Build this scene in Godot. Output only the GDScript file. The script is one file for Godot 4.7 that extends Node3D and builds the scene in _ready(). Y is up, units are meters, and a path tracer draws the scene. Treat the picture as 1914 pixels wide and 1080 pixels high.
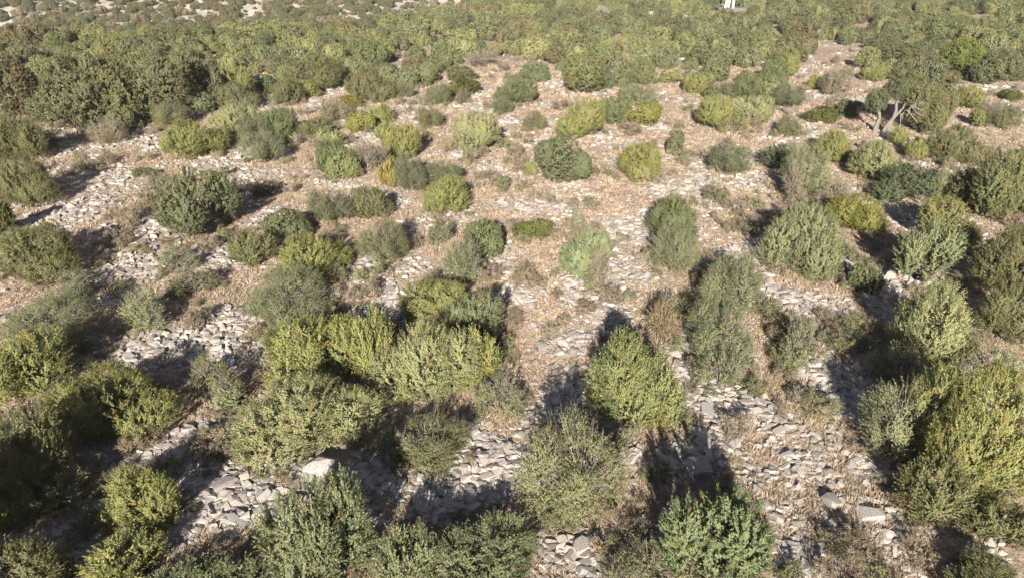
extends Node3D
# A rocky Mediterranean hillside of evergreen shrubs, seen from twelve metres up with the sun behind the camera.

var rng := RandomNumberGenerator.new()
var noise_broad := FastNoiseLite.new()
var noise_fine := FastNoiseLite.new()
var noise_patch := FastNoiseLite.new()
var protos := {}          # kind -> array of {crown, stem, w, h}
var tints := {}           # tint word -> foliage material
var bark := {}            # bark word -> material
var taken := {}           # name -> how many
var planted := []         # [x, z, radius] of what stands already
var turn_count := 0
var stone_material: StandardMaterial3D
var scree := PackedFloat32Array()
var bark_grain: NoiseTexture2D
var clearing := PackedVector2Array()
var ground: MeshInstance3D
const SX := 160
const SZ := 170


func _ready() -> void:
	rng.seed = 20240611
	# ---------------------------------------------------------------- camera, sky, sun, exposure
	var cam := Camera3D.new()
	cam.name = "camera"
	cam.fov = 44.0
	cam.near = 0.1
	cam.far = 3000.0
	cam.position = Vector3(0, 12, 0)
	cam.rotation_degrees = Vector3(-27, 0, 0)
	add_child(cam)
	cam.current = true
	var env := Environment.new()
	env.background_mode = Environment.BG_SKY
	var sky_look := ProceduralSkyMaterial.new()
	sky_look.sky_top_color = Color(0.42, 0.50, 0.68)
	sky_look.sky_horizon_color = Color(0.76, 0.76, 0.76)
	sky_look.ground_bottom_color = Color(0.36, 0.32, 0.27)
	sky_look.ground_horizon_color = Color(0.62, 0.62, 0.60)
	sky_look.sky_energy_multiplier = 0.48
	sky_look.sun_angle_max = 8.0
	var sky := Sky.new()
	sky.sky_material = sky_look
	env.sky = sky
	env.ambient_light_source = Environment.AMBIENT_SOURCE_SKY
	env.tonemap_mode = Environment.TONE_MAPPER_LINEAR
	env.tonemap_exposure = 3.5
	env.sdfgi_enabled = true
	env.ssao_enabled = true
	env.ssil_enabled = true
	env.fog_enabled = true
	env.fog_density = 0.0002
	env.fog_light_color = Color(0.80, 0.80, 0.80)
	var world := WorldEnvironment.new()
	world.name = "world_environment"
	world.environment = env
	add_child(world)
	var sun := DirectionalLight3D.new()
	sun.name = "sun"
	sun.light_energy = 1.6
	sun.light_color = Color(1.0, 0.965, 0.92)
	sun.light_angular_distance = 0.5
	sun.shadow_enabled = true
	sun.basis = Basis.looking_at(Vector3(0.0995, -0.387, -0.925), Vector3.UP)
	add_child(sun)
	# ---------------------------------------------------------------- the setting
	setup_noise()
	make_materials()
	build_ground()
	build_protos()
	# ---------------------------------------------------------------- plants, stones, the rest
	build_plants()
	build_old_tree()
	build_boulders()
	build_mast()
	build_scrub()
	build_stones()
	build_ground_cover()


# ================================================================ names and tags
func numbered(called: String) -> String:
	var n: int = taken.get(called, 0)
	taken[called] = n + 1
	return called if n == 0 else "%s_%03d" % [called, n]


func tag(o: Node, label: String, category: String, group := "", kind := "") -> void:
	if label:
		o.set_meta("label", label)
	if category:
		o.set_meta("category", category)
	if group:
		o.set_meta("group", group)
	if kind:
		o.set_meta("kind", kind)


func mesh_node(called: String, m: Mesh, mat: Material, parent: Node = self) -> MeshInstance3D:
	var o := MeshInstance3D.new()
	o.name = numbered(called) if parent == self else called
	o.mesh = m
	o.material_override = mat
	parent.add_child(o, true)
	return o


# ================================================================ terrain
func setup_noise() -> void:
	noise_broad.seed = 11
	noise_broad.noise_type = FastNoiseLite.TYPE_SIMPLEX_SMOOTH
	noise_broad.frequency = 0.06
	noise_broad.fractal_octaves = 3
	noise_fine.seed = 12
	noise_fine.noise_type = FastNoiseLite.TYPE_SIMPLEX_SMOOTH
	noise_fine.frequency = 0.9
	noise_fine.fractal_octaves = 2
	noise_patch.seed = 13
	noise_patch.noise_type = FastNoiseLite.TYPE_SIMPLEX_SMOOTH
	noise_patch.frequency = 0.22
	noise_patch.fractal_octaves = 4
	clearing = PackedVector2Array([Vector2(-23.6, -28.7), Vector2(-29.1, -36.8), Vector2(-28.0, -44.0), Vector2(-22.3, -47.2), Vector2(-20.1, -52.3), Vector2(-15.5, -58.9), Vector2(-7.8, -59.9), Vector2(-3.1, -74.4), Vector2(4.3, -71.3), Vector2(4.5, -58.9), Vector2(8.5, -59.9), Vector2(14.7, -59.9), Vector2(14.4, -54.9), Vector2(18.3, -53.2), Vector2(23.8, -63.3), Vector2(33.6, -83.3), Vector2(39.6, -83.3), Vector2(30.8, -65.8), Vector2(35.5, -61.0), Vector2(46.5, -63.3), Vector2(33.7, -44.3), Vector2(18.3, -17.9), Vector2(11.8, -6.2), Vector2(-13.6, -6.2), Vector2(-17.6, -13.3)])
	scree.resize(SX * SZ)
	for s in scree_patches():
		var r: float = s.z * 1.1
		for iz in range(maxi(0, int((s.y - r + 90.0) * 2.0)), mini(SZ, int((s.y + r + 90.0) * 2.0) + 1)):
			for ix in range(maxi(0, int((s.x - r + 32.0) * 2.0)), mini(SX, int((s.x + r + 32.0) * 2.0) + 1)):
				var d := Vector2(ix * 0.5 - 32.0 - s.x, iz * 0.5 - 90.0 - s.y).length() / r
				if d < 1.0:
					scree[iz * SX + ix] = maxf(scree[iz * SX + ix], 1.0 - d * d)


func scree_patches() -> Array:
	return [Vector3(5.1, -29.6, 1.9), Vector3(7.0, -31.2, 1.5), Vector3(8.3, -29.3, 1.4), Vector3(10.7, -35.9, 1.7), Vector3(13.0, -35.9, 1.7), Vector3(7.3, -34.2, 1.3),
		Vector3(11.4, -22.3, 1.3), Vector3(10.1, -22.7, 1.0), Vector3(13.4, -23.3, 0.8), Vector3(3.5, -21.1, 0.9), Vector3(1.8, -19.8, 1.0), Vector3(1.9, -17.3, 0.9),
		Vector3(0.9, -16.3, 0.7), Vector3(-0.8, -14.7, 1.1), Vector3(-1.0, -13.5, 1.0), Vector3(-1.7, -12.6, 1.0), Vector3(-4.8, -13.6, 1.4), Vector3(-5.9, -13.3, 1.2),
		Vector3(-6.8, -12.7, 1.0), Vector3(-8.5, -14.9, 1.0), Vector3(-7.5, -15.6, 0.7), Vector3(-10.8, -19.8, 1.0), Vector3(-9.6, -21.1, 1.1), Vector3(-15.3, -25.4, 1.7),
		Vector3(-12.1, -25.9, 1.1), Vector3(-15.8, -29.9, 1.2), Vector3(-20.1, -31.2, 2.0), Vector3(-21.1, -29.9, 1.4), Vector3(-20.8, -36.8, 2.9), Vector3(-20.6, -32.7, 1.6),
		Vector3(-22.2, -43.1, 2.3), Vector3(-16.9, -38.7, 1.8), Vector3(-13.6, -36.8, 1.7), Vector3(-10.9, -31.2, 1.5), Vector3(5.3, -16.3, 0.9), Vector3(4.4, -13.9, 0.9),
		Vector3(5.3, -14.7, 0.8), Vector3(7.0, -13.3, 1.0), Vector3(7.4, -12.2, 1.3), Vector3(6.4, -12.2, 1.0), Vector3(7.8, -11.6, 1.1), Vector3(6.2, -11.0, 0.9),
		Vector3(6.0, -13.3, 0.8), Vector3(6.2, -16.3, 0.9), Vector3(9.1, -13.9, 0.7), Vector3(1.5, -11.1, 0.7), Vector3(3.3, -11.6, 0.6), Vector3(-5.6, -25.4, 1.1),
		Vector3(-4.0, -22.7, 1.2), Vector3(-4.8, -21.9, 1.1), Vector3(-3.7, -25.4, 0.8), Vector3(0.1, -22.7, 1.0), Vector3(-1.7, -48.4, 1.5), Vector3(-3.2, -56.8, 1.3),
		Vector3(-7.1, -38.7, 1.2), Vector3(-11.1, -58.9, 1.7), Vector3(-14.6, -58.9, 1.7), Vector3(-14.9, -53.2, 1.2), Vector3(14.8, -40.8, 1.6), Vector3(18.7, -45.6, 1.4),
		Vector3(26.2, -56.8, 1.7), Vector3(32.7, -59.9, 2.6), Vector3(37.1, -59.9, 2.2), Vector3(40.4, -61.0, 1.8), Vector3(13.2, -19.1, 0.8), Vector3(16.1, -21.1, 1.1),
		Vector3(9.5, -17.9, 1.3), Vector3(11.3, -26.4, 0.7), Vector3(14.3, -24.4, 0.8), Vector3(9.6, -16.3, 0.9), Vector3(-3.8, -53.2, 2.0), Vector3(1.2, -36.8, 1.7),
		Vector3(-0.2, -32.7, 1.3), Vector3(6.7, -43.1, 1.6)]


func scree_at(x: float, z: float) -> float:
	var ix := int(roundf((x + 32.0) * 2.0))
	var iz := int(roundf((z + 90.0) * 2.0))
	if ix < 0 or iz < 0 or ix >= SX or iz >= SZ:
		return 0.0
	return scree[iz * SX + ix]


func ridge_at(slope: float) -> float:
	var at := [-0.8, -0.5, -0.3, -0.15, -0.05, 0.05, 0.38, 0.5, 0.75]
	var far := [82.0, 84.0, 91.0, 102.0, 122.0, 150.0, 142.0, 124.0, 114.0]
	if slope <= at[0]:
		return far[0]
	for i in range(1, at.size()):
		if slope < at[i]:
			return lerpf(far[i - 1], far[i], (slope - at[i - 1]) / (at[i] - at[i - 1]))
	return far[far.size() - 1]


func height(x: float, z: float) -> float:
	var y := noise_broad.get_noise_2d(x, z) * 0.22
	var d := -z
	if d > 80.0:
		var t := d - ridge_at(x / d)
		if t > 0.0:
			y += -14.0 * smoothstep(0.0, 50.0, t) + maxf(0.0, t - 58.0) * 0.22 + noise_broad.get_noise_2d(x * 0.2, z * 0.2) * 3.0 * smoothstep(50.0, 120.0, t)
	elif d < 80.0:
		y += noise_fine.get_noise_2d(x, z) * 0.05
	return y


func stoniness(x: float, z: float) -> float:
	# 0 where dry grass covers the soil, 1 where bare stones lie
	return clampf(0.42 + noise_patch.get_noise_2d(x * 1.0, z * 0.8) * 1.1 + scree_at(x, z) * 0.75, 0.0, 1.0)


func build_ground() -> void:
	var angles := PackedFloat32Array()
	var a := -180.0
	while a < 180.0:
		angles.append(a)
		a += 0.3 if absf(a) < 44.0 else 1.5 if absf(a) < 60.0 else 8.0
	angles.append(180.0)
	var radii := PackedFloat32Array([0.0])
	var r := 3.0
	while r < 1400.0:
		radii.append(r)
		r *= 1.017 if r > 9.0 and r < 260.0 else 1.12
	var na := angles.size()
	var nr := radii.size()
	var v := PackedVector3Array()
	var n := PackedVector3Array()
	var c := PackedColorArray()
	v.resize(na * nr)
	c.resize(na * nr)
	n.resize(na * nr)
	var straw := Color(0.345, 0.272, 0.205)
	var soil := Color(0.31, 0.245, 0.195)
	var rubble := Color(0.33, 0.275, 0.225)
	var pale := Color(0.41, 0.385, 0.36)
	for i in nr:
		for k in na:
			var x := sin(deg_to_rad(angles[k])) * radii[i]
			var z := -cos(deg_to_rad(angles[k])) * radii[i]
			v[i * na + k] = Vector3(x, height(x, z), z)
			var s := stoniness(x, z)
			var col := straw.lerp(soil, clampf(0.5 + noise_fine.get_noise_2d(x * 0.6 + 40.0, z * 0.6) * 0.9, 0.0, 1.0))
			col = col.lerp(rubble, smoothstep(0.35, 0.8, s))
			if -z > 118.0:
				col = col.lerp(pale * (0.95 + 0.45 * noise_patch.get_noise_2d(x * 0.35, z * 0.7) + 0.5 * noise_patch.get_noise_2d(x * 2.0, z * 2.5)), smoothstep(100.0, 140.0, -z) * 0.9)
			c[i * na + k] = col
	var index := PackedInt32Array()
	index.resize((na - 1) * (nr - 1) * 6)
	var at := 0
	for i in nr - 1:
		for k in na - 1:
			var p := i * na + k
			index[at] = p
			index[at + 1] = p + na
			index[at + 2] = p + na + 1
			index[at + 3] = p
			index[at + 4] = p + na + 1
			index[at + 5] = p + 1
			at += 6
	for i in range(1, nr):
		for k in na:
			var left := v[i * na + maxi(k - 1, 0)]
			var right := v[i * na + mini(k + 1, na - 1)]
			var near := v[(i - 1) * na + k]
			var far := v[mini(i + 1, nr - 1) * na + k]
			var m := (right - left).cross(far - near)
			n[i * na + k] = m.normalized() if m.length() > 1e-9 else Vector3.UP
			if n[i * na + k].y < 0.0:
				n[i * na + k] = -n[i * na + k]
	for k in na:
		n[k] = Vector3.UP
	var arrays := []
	arrays.resize(Mesh.ARRAY_MAX)
	arrays[Mesh.ARRAY_VERTEX] = v
	arrays[Mesh.ARRAY_NORMAL] = n
	arrays[Mesh.ARRAY_COLOR] = c
	arrays[Mesh.ARRAY_INDEX] = index
	var m := ArrayMesh.new()
	m.add_surface_from_arrays(Mesh.PRIMITIVE_TRIANGLES, arrays)
	var mat := StandardMaterial3D.new()
	mat.resource_name = "stony_soil"
	mat.vertex_color_use_as_albedo = true
	mat.roughness = 0.95
	mat.metallic_specular = 0.2
	mat.albedo_texture = noise_texture(21, 0.012, 5, [0.0, 0.35, 0.5, 0.7, 1.0], [Color(0.62, 0.58, 0.55), Color(0.82, 0.79, 0.76), Color(0.93, 0.92, 0.9), Color(1, 0.99, 0.97), Color(1, 1, 1)], 1024)
	mat.heightmap_enabled = false
	mat.normal_enabled = true
	mat.normal_texture = noise_texture(22, 0.03, 4, [], [], 512, true)
	mat.normal_scale = 0.8
	mat.uv1_triplanar = true
	mat.uv1_world_triplanar = true
	mat.uv1_scale = Vector3(0.31, 0.31, 0.31)
	ground = mesh_node("ground", m, mat)
	tag(ground, "stony hillside of tan dry grass, soil and pale rubble", "ground", "", "structure")


func noise_texture(seed_no: int, freq: float, octaves: int, at: Array, colors: Array, side: int, as_normal := false) -> NoiseTexture2D:
	var f := FastNoiseLite.new()
	f.seed = seed_no
	f.noise_type = FastNoiseLite.TYPE_SIMPLEX_SMOOTH
	f.frequency = freq
	f.fractal_octaves = octaves
	f.fractal_gain = 0.6
	var t := NoiseTexture2D.new()
	t.width = side
	t.height = side
	t.seamless = true
	t.noise = f
	t.as_normal_map = as_normal
	if as_normal:
		t.bump_strength = 6.0
	elif at:
		var g := Gradient.new()
		g.offsets = PackedFloat32Array(at)
		g.colors = PackedColorArray(colors)
		t.color_ramp = g
	return t


# ================================================================ materials
func leaf_material(called: String, r: float, g: float, b: float) -> StandardMaterial3D:
	var m := StandardMaterial3D.new()
	m.resource_name = called
	m.albedo_color = Color(r, g, b).linear_to_srgb()
	m.vertex_color_use_as_albedo = true
	m.roughness = 0.6
	m.metallic_specular = 0.35
	m.cull_mode = BaseMaterial3D.CULL_DISABLED
	m.backlight_enabled = true
	m.backlight = Color(0.55, 0.6, 0.3)
	return m


func make_materials() -> void:
	var t := {
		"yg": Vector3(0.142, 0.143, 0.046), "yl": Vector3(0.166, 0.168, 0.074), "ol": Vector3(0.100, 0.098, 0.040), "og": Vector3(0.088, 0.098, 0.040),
		"gg": Vector3(0.108, 0.117, 0.066), "gl": Vector3(0.140, 0.148, 0.088), "gl2": Vector3(0.105, 0.125, 0.055), "gy": Vector3(0.122, 0.121, 0.085), "gd2": Vector3(0.078, 0.085, 0.045),
		"gn": Vector3(0.122, 0.130, 0.048), "gn2": Vector3(0.135, 0.142, 0.066), "lm": Vector3(0.140, 0.138, 0.036), "gold": Vector3(0.165, 0.135, 0.042),
		"dk": Vector3(0.068, 0.072, 0.020), "dg": Vector3(0.080, 0.088, 0.038), "gdk": Vector3(0.110, 0.095, 0.025), "gr": Vector3(0.150, 0.130, 0.090),
		"jd": Vector3(0.100, 0.118, 0.052), "jd2": Vector3(0.066, 0.078, 0.042), "jd3": Vector3(0.092, 0.098, 0.058), "jl": Vector3(0.124, 0.142, 0.070), "jb": Vector3(0.120, 0.132, 0.085), "jy": Vector3(0.130, 0.125, 0.045), "jy2": Vector3(0.095, 0.100, 0.040),
		"td": Vector3(0.092, 0.092, 0.044), "tm": Vector3(0.102, 0.104, 0.042), "tb": Vector3(0.105, 0.092, 0.045), "tg": Vector3(0.090, 0.103, 0.025),
		"fg": Vector3(0.118, 0.122, 0.048), "fl": Vector3(0.146, 0.144, 0.058), "fo": Vector3(0.098, 0.100, 0.048), "br": Vector3(0.150, 0.118, 0.080), "gp": Vector3(0.150, 0.128, 0.105), "wh": Vector3(0.24, 0.20, 0.19),
	}
	for k in t:
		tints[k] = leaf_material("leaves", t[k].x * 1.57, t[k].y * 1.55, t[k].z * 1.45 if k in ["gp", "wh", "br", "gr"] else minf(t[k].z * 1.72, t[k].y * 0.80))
	bark_grain = noise_texture(41, 0.05, 4, [0.0, 0.4, 0.6, 1.0], [Color(0.45, 0.42, 0.4), Color(0.75, 0.73, 0.71), Color(1, 1, 1), Color(1, 1, 1)], 256)
	bark["brown"] = bark_material(0.13, 0.10, 0.075)
	bark["grey"] = bark_material(0.24, 0.21, 0.18)
	bark["pale"] = bark_material(0.2, 0.185, 0.16)
	stone_material = StandardMaterial3D.new()
	stone_material.resource_name = "limestone"
	stone_material.vertex_color_use_as_albedo = true
	stone_material.roughness = 0.9
	stone_material.metallic_specular = 0.3
	stone_material.albedo_texture = noise_texture(31, 0.02, 5, [0.0, 0.4, 0.55, 1.0], [Color(0.55, 0.53, 0.52), Color(0.86, 0.84, 0.82), Color(0.97, 0.96, 0.94), Color(1, 1, 1)], 512)
	stone_material.uv1_triplanar = true
	stone_material.uv1_scale = Vector3(0.9, 0.9, 0.9)


func bark_material(r: float, g: float, b: float) -> StandardMaterial3D:
	var m := StandardMaterial3D.new()
	m.resource_name = "bark"
	m.albedo_color = Color(r, g, b).linear_to_srgb()
	m.roughness = 0.9
	m.metallic_specular = 0.2
	m.albedo_texture = bark_grain
	m.uv1_triplanar = true
	m.uv1_scale = Vector3(3.0, 0.7, 3.0)
	m.cull_mode = BaseMaterial3D.CULL_DISABLED
	return m


# ================================================================ plants
func any_direction() -> Vector3:
	var y := rng.randf_range(-1.0, 1.0)
	var a := rng.randf() * TAU
	var s := sqrt(1.0 - y * y)
	return Vector3(cos(a) * s, y, sin(a) * s)


# how: lobes, sprays, shoots, leaves, spray, shoot, leaf, width, up, core, spread, open
func make_plant(seed_no: int, w: float, h: float, how: Dictionary) -> Dictionary:
	rng.seed = seed_no
	var lobes := []                                    # [centre, radii]
	var count: int = how.lobes
	for i in count:
		var rho: float = 0.0 if i == 0 else w * rng.randf_range(0.17, 0.37)
		var a := TAU * i / maxf(1.0, count - 1) + rng.randf_range(-0.5, 0.5)
		var rad: float = w * (how.get("main", rng.randf_range(0.24, 0.33)) if i == 0 else rng.randf_range(0.12, 0.26))
		var top: float = h * (0.97 if i == 0 else rng.randf_range(0.55, 1.0))
		var rv := minf(top * 0.52, rad * 1.5)
		lobes.append([Vector3(cos(a) * rho, top - rv, sin(a) * rho), Vector3(rad, rv, rad)])
	var total: int = how.sprays * how.shoots * how.leaves + how.core
	var v := PackedVector3Array()
	var c := PackedColorArray()
	var nn := PackedVector3Array()
	v.resize(total * 3)
	c.resize(total * 3)
	nn.resize(total * 3)
	var at := 0
	var made := 0
	var tries := 0
	var wide: float = how.width
	while made < how.sprays and tries < how.sprays * 30:
		tries += 1
		var lobe: Array = lobes[rng.randi() % count]
		var d := any_direction()
		if d.y < -0.75:
			continue
		var p: Vector3 = lobe[0] + d * lobe[1]
		if p.y < 0.03:
			if rng.randf() > 0.35:
				continue
			p.y = rng.randf_range(0.03, 0.2)
		var buried := false
		for other in lobes:
			if other != lobe and ((p - other[0]) / other[1]).length_squared() < 0.72:
				buried = true
				break
		if buried and rng.randf() < 0.9:
			continue
		var clump := noise_fine.get_noise_3dv(p * Vector3(1.5, 0.9, 1.5) * (2.4 / maxf(w, 1.2)) + Vector3(seed_no, 0, 0))
		if clump < -0.22 and rng.randf() < 0.8:
			continue
		made += 1
		var out: Vector3 = (d / lobe[1]).normalized()
		var along: Vector3 = (out * (1.0 - how.up) + Vector3.UP * how.up + any_direction() * how.spread).normalized()
		var length: float = how.spray * rng.randf_range(0.6, 1.3)
		length *= 1.0 + 0.5 * clump
		if rng.randf() < 0.10:
			length *= 1.7
		var start := p - along * length * 0.7
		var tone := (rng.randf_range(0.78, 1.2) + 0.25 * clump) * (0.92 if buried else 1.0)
		var warm := rng.randf_range(-0.18, 0.16)
		var rusty := rng.randf() < 0.07
		var tint := Color(tone * (1.0 + warm), tone, tone * (1.0 - warm))
		if rusty:
			tint = Color(tone * 1.35, tone * 0.95, tone * 0.9)
		for s in how.shoots:
			var f: float = (s + 0.5) / how.shoots
			var turn := any_direction()
			var sd: Vector3 = (along + (turn - along * turn.dot(along)) * how.open).normalized()
			var q: Vector3 = start + along * length * f * 0.9
			var sl: float = how.shoot * rng.randf_range(0.6, 1.2)
			for j in how.leaves:
				var e := any_direction()
				var perp := (e - sd * e.dot(sd)).normalized()
				var ld: Vector3 = (sd * 0.75 + perp * 0.7) * (how.leaf * rng.randf_range(0.7, 1.25))
				var side: Vector3 = ld.cross(out + any_direction() * 0.8).normalized() * wide
				var face := ld.cross(side).normalized()
				if face.dot(out) < 0.0:
					side = -side
					face = -face
				var shade := (face + out * 0.55).normalized()
				nn[at] = shade
				nn[at + 1] = shade
				nn[at + 2] = shade
				var o: Vector3 = q + sd * sl * (j + rng.randf()) / how.leaves
				v[at] = o - side
				v[at + 1] = o + side
				v[at + 2] = o + ld
				c[at] = tint
				c[at + 1] = tint
				c[at + 2] = tint
				at += 3
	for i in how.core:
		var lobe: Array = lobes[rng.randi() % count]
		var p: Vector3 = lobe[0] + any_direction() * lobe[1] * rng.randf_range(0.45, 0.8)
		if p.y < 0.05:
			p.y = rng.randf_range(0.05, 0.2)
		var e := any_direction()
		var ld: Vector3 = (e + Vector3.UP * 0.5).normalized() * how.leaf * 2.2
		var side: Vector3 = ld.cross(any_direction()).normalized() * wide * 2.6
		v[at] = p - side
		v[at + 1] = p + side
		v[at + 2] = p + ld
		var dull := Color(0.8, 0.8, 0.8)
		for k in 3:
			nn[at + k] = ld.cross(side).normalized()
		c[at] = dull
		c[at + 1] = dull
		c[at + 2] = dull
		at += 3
	v.resize(at)
	c.resize(at)
	nn.resize(at)
	# stems from the root to the lobes, and bare twigs that stand out of the crown
	var tubes := Tubes.new()
	for i in count:
		var lobe: Array = lobes[i]
		for k in 3:
			var tip: Vector3 = lobe[0] + any_direction() * lobe[1] * (0.75 if k else 0.2)
			tip.y = maxf(tip.y, 0.15)
			var foot := Vector3(rng.randf_range(-0.06, 0.06) * w, -0.05, rng.randf_range(-0.06, 0.06) * w)
			var mid := foot.lerp(tip, 0.45) + Vector3(rng.randf_range(-0.06, 0.06) * w, -0.04 * h, rng.randf_range(-0.06, 0.06) * w)
			tubes.bent(foot, mid, tip, 0.012 * w + 0.008, 0.005, 4, 4)
	for i in how.get("twigs", 0):
		var lobe: Array = lobes[rng.randi() % count]
		var d := any_direction()
		d.y = absf(d.y) * 0.9 + 0.05
		var foot: Vector3 = lobe[0] + d * lobe[1] * rng.randf_range(0.3, 0.75)
		var tip: Vector3 = lobe[0] + (d + any_direction() * 0.3) * lobe[1] * rng.randf_range(0.95, 1.22)
		tip.y = maxf(tip.y, 0.05)
		tubes.bent(foot, foot.lerp(tip, 0.5) + any_direction() * 0.04, tip, 0.009, 0.003, 3, 2)
		if i % 2 == 0:
			var fork := foot.lerp(tip, 0.55)
			tubes.bent(fork, fork.lerp(tip, 0.5) + any_direction() * 0.05, tip + any_direction() * 0.14, 0.006, 0.003, 3, 2)
	var arrays := []
	arrays.resize(Mesh.ARRAY_MAX)
	arrays[Mesh.ARRAY_VERTEX] = v
	arrays[Mesh.ARRAY_NORMAL] = nn
	arrays[Mesh.ARRAY_COLOR] = c
	var crown := ArrayMesh.new()
	if at:
		crown.add_surface_from_arrays(Mesh.PRIMITIVE_TRIANGLES, arrays)
	var reach := 0.0
	var tall := 0.0
	var far_out := PackedFloat32Array()
	var high := PackedFloat32Array()
	for i in range(0, at, 30):
		far_out.append(Vector2(v[i].x, v[i].z).length())
		high.append(v[i].y)
	far_out.sort()
	high.sort()
	if far_out.size() > 20:
		reach = far_out[int(far_out.size() * 0.95)] * 2.0
		tall = high[int(high.size() * 0.985)]
	else:
		reach = w
		tall = h
	return {"crown": crown, "stem": tubes.mesh(), "w": reach, "h": tall}


class Tubes:
	var v := PackedVector3Array()

	func ring(p: Vector3, d: Vector3, r: float, n: int, wobble: float) -> PackedVector3Array:
		var side := d.cross(Vector3.RIGHT if absf(d.x) < 0.8 else Vector3.FORWARD).normalized()
		var other := d.cross(side).normalized()
		var out := PackedVector3Array()
		for i in n:
			var a := TAU * i / n
			out.append(p + (side * cos(a) + other * sin(a)) * r * (1.0 + wobble * sin(a * 2.0 + p.y * 9.0)))
		return out

	func path(points: PackedVector3Array, r0: float, r1: float, n: int, wobble := 0.0) -> void:
		var last := PackedVector3Array()
		for i in points.size():
			var d := (points[mini(i + 1, points.size() - 1)] - points[maxi(i - 1, 0)]).normalized()
			var now := ring(points[i], d, lerpf(r0, r1, float(i) / (points.size() - 1)), n, wobble)
			if i:
				for k in n:
					var e := (k + 1) % n
					for q in [last[k], now[k], now[e], last[k], now[e], last[e]]:
						v.append(q)
			last = now
		for k in range(1, n - 1):
			for q in [last[0], last[k], last[k + 1]]:
				v.append(q)

	func bent(a: Vector3, b: Vector3, c: Vector3, r0: float, r1: float, n: int, steps: int, wobble := 0.0) -> void:
		var points := PackedVector3Array()
		for i in steps + 1:
			var t := float(i) / steps
			points.append(a.lerp(b, t).lerp(b.lerp(c, t), t))
		path(points, r0, r1, n, wobble)

	func mesh() -> ArrayMesh:
		var m := ArrayMesh.new()
		if v.is_empty():
			return m
		var st := SurfaceTool.new()
		st.begin(Mesh.PRIMITIVE_TRIANGLES)
		st.set_smooth_group(0)
		for p in v:
			st.add_vertex(p)
		st.index()
		st.generate_normals()
		st.commit(m)
		return m


func build_protos() -> void:
	var upright := {"lobes": 7, "sprays": 560, "shoots": 7, "leaves": 12, "spray": 0.30, "shoot": 0.25, "leaf": 0.044, "width": 0.0105, "up": 0.55, "spread": 0.22, "open": 0.40, "core": 2500, "twigs": 50}
	var wispy := {"lobes": 5, "sprays": 430, "shoots": 7, "leaves": 10, "spray": 0.38, "shoot": 0.24, "leaf": 0.038, "width": 0.0085, "up": 0.45, "spread": 0.4, "open": 0.7, "core": 1500, "twigs": 420}
	var plume := {"lobes": 4, "sprays": 240, "shoots": 17, "leaves": 7, "spray": 0.58, "shoot": 0.13, "leaf": 0.055, "width": 0.014, "up": 0.55, "spread": 0.22, "open": 0.50, "core": 2500, "twigs": 0}
	var dense := {"lobes": 4, "sprays": 900, "shoots": 4, "leaves": 7, "spray": 0.14, "shoot": 0.12, "leaf": 0.055, "width": 0.016, "up": 0.25, "spread": 0.4, "open": 0.8, "core": 2500, "twigs": 0}
	var tree := {"lobes": 12, "sprays": 900, "shoots": 7, "leaves": 7, "spray": 0.32, "shoot": 0.20, "leaf": 0.085, "width": 0.022, "up": 0.35, "spread": 0.4, "open": 0.8, "core": 3000, "twigs": 0}
	var low := {"lobes": 4, "sprays": 230, "shoots": 7, "leaves": 6, "spray": 0.18, "shoot": 0.13, "leaf": 0.045, "width": 0.009, "up": 0.35, "spread": 0.5, "open": 0.9, "core": 500, "twigs": 160}
	var bare := {"lobes": 4, "sprays": 60, "shoots": 6, "leaves": 5, "spray": 0.2, "shoot": 0.15, "leaf": 0.04, "width": 0.007, "up": 0.3, "spread": 0.6, "open": 0.9, "core": 0, "twigs": 620}
	var distant := {"main": 0.40, "lobes": 5, "sprays": 800, "shoots": 3, "leaves": 4, "spray": 0.11, "shoot": 0.10, "leaf": 0.075, "width": 0.027, "up": 0.15, "spread": 0.3, "open": 0.8, "core": 900, "twigs": 0}
	protos["A"] = [made_to(upright, 101, 1.3, 1.1), made_to(upright, 102, 2.3, 1.8), made_to(upright, 103, 2.5, 2.0), made_to(upright, 104, 3.4, 2.4), made_to(upright, 105, 3.8, 2.7)]
	protos["G"] = [made_to(wispy, 111, 1.4, 1.0), made_to(wispy, 112, 2.3, 1.6), made_to(wispy, 113, 2.6, 1.9), made_to(wispy, 114, 3.2, 2.2)]
	protos["J"] = [made_to(plume, 121, 2.2, 2.0), made_to(plume, 122, 2.9, 2.5), made_to(plume, 123, 3.6, 3.0)]
	protos["M"] = [made_to(dense, 131, 1.3, 0.9), made_to(dense, 132, 2.4, 1.5), made_to(dense, 133, 3.0, 2.2)]
	protos["T"] = [made_to(tree, 141, 3.8, 3.2), made_to(tree, 142, 4.4, 4.0), made_to(tree, 143, 4.0, 2.8)]
	protos["F"] = [made_to(low, 151, 1.0, 0.6), made_to(low, 152, 1.4, 0.8), made_to(low, 153, 1.7, 0.8)]
	protos["D"] = [made_to(bare, 161, 1.4, 1.0), made_to(bare, 162, 2.0, 1.3)]
	protos["far"] = [made_to(distant, 171, 2.2, 1.6), made_to(distant, 172, 2.5, 1.5), made_to(distant, 173, 2.8, 1.8), made_to(distant, 174, 2.0, 1.7), made_to(distant, 175, 3.0, 1.6)]


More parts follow.
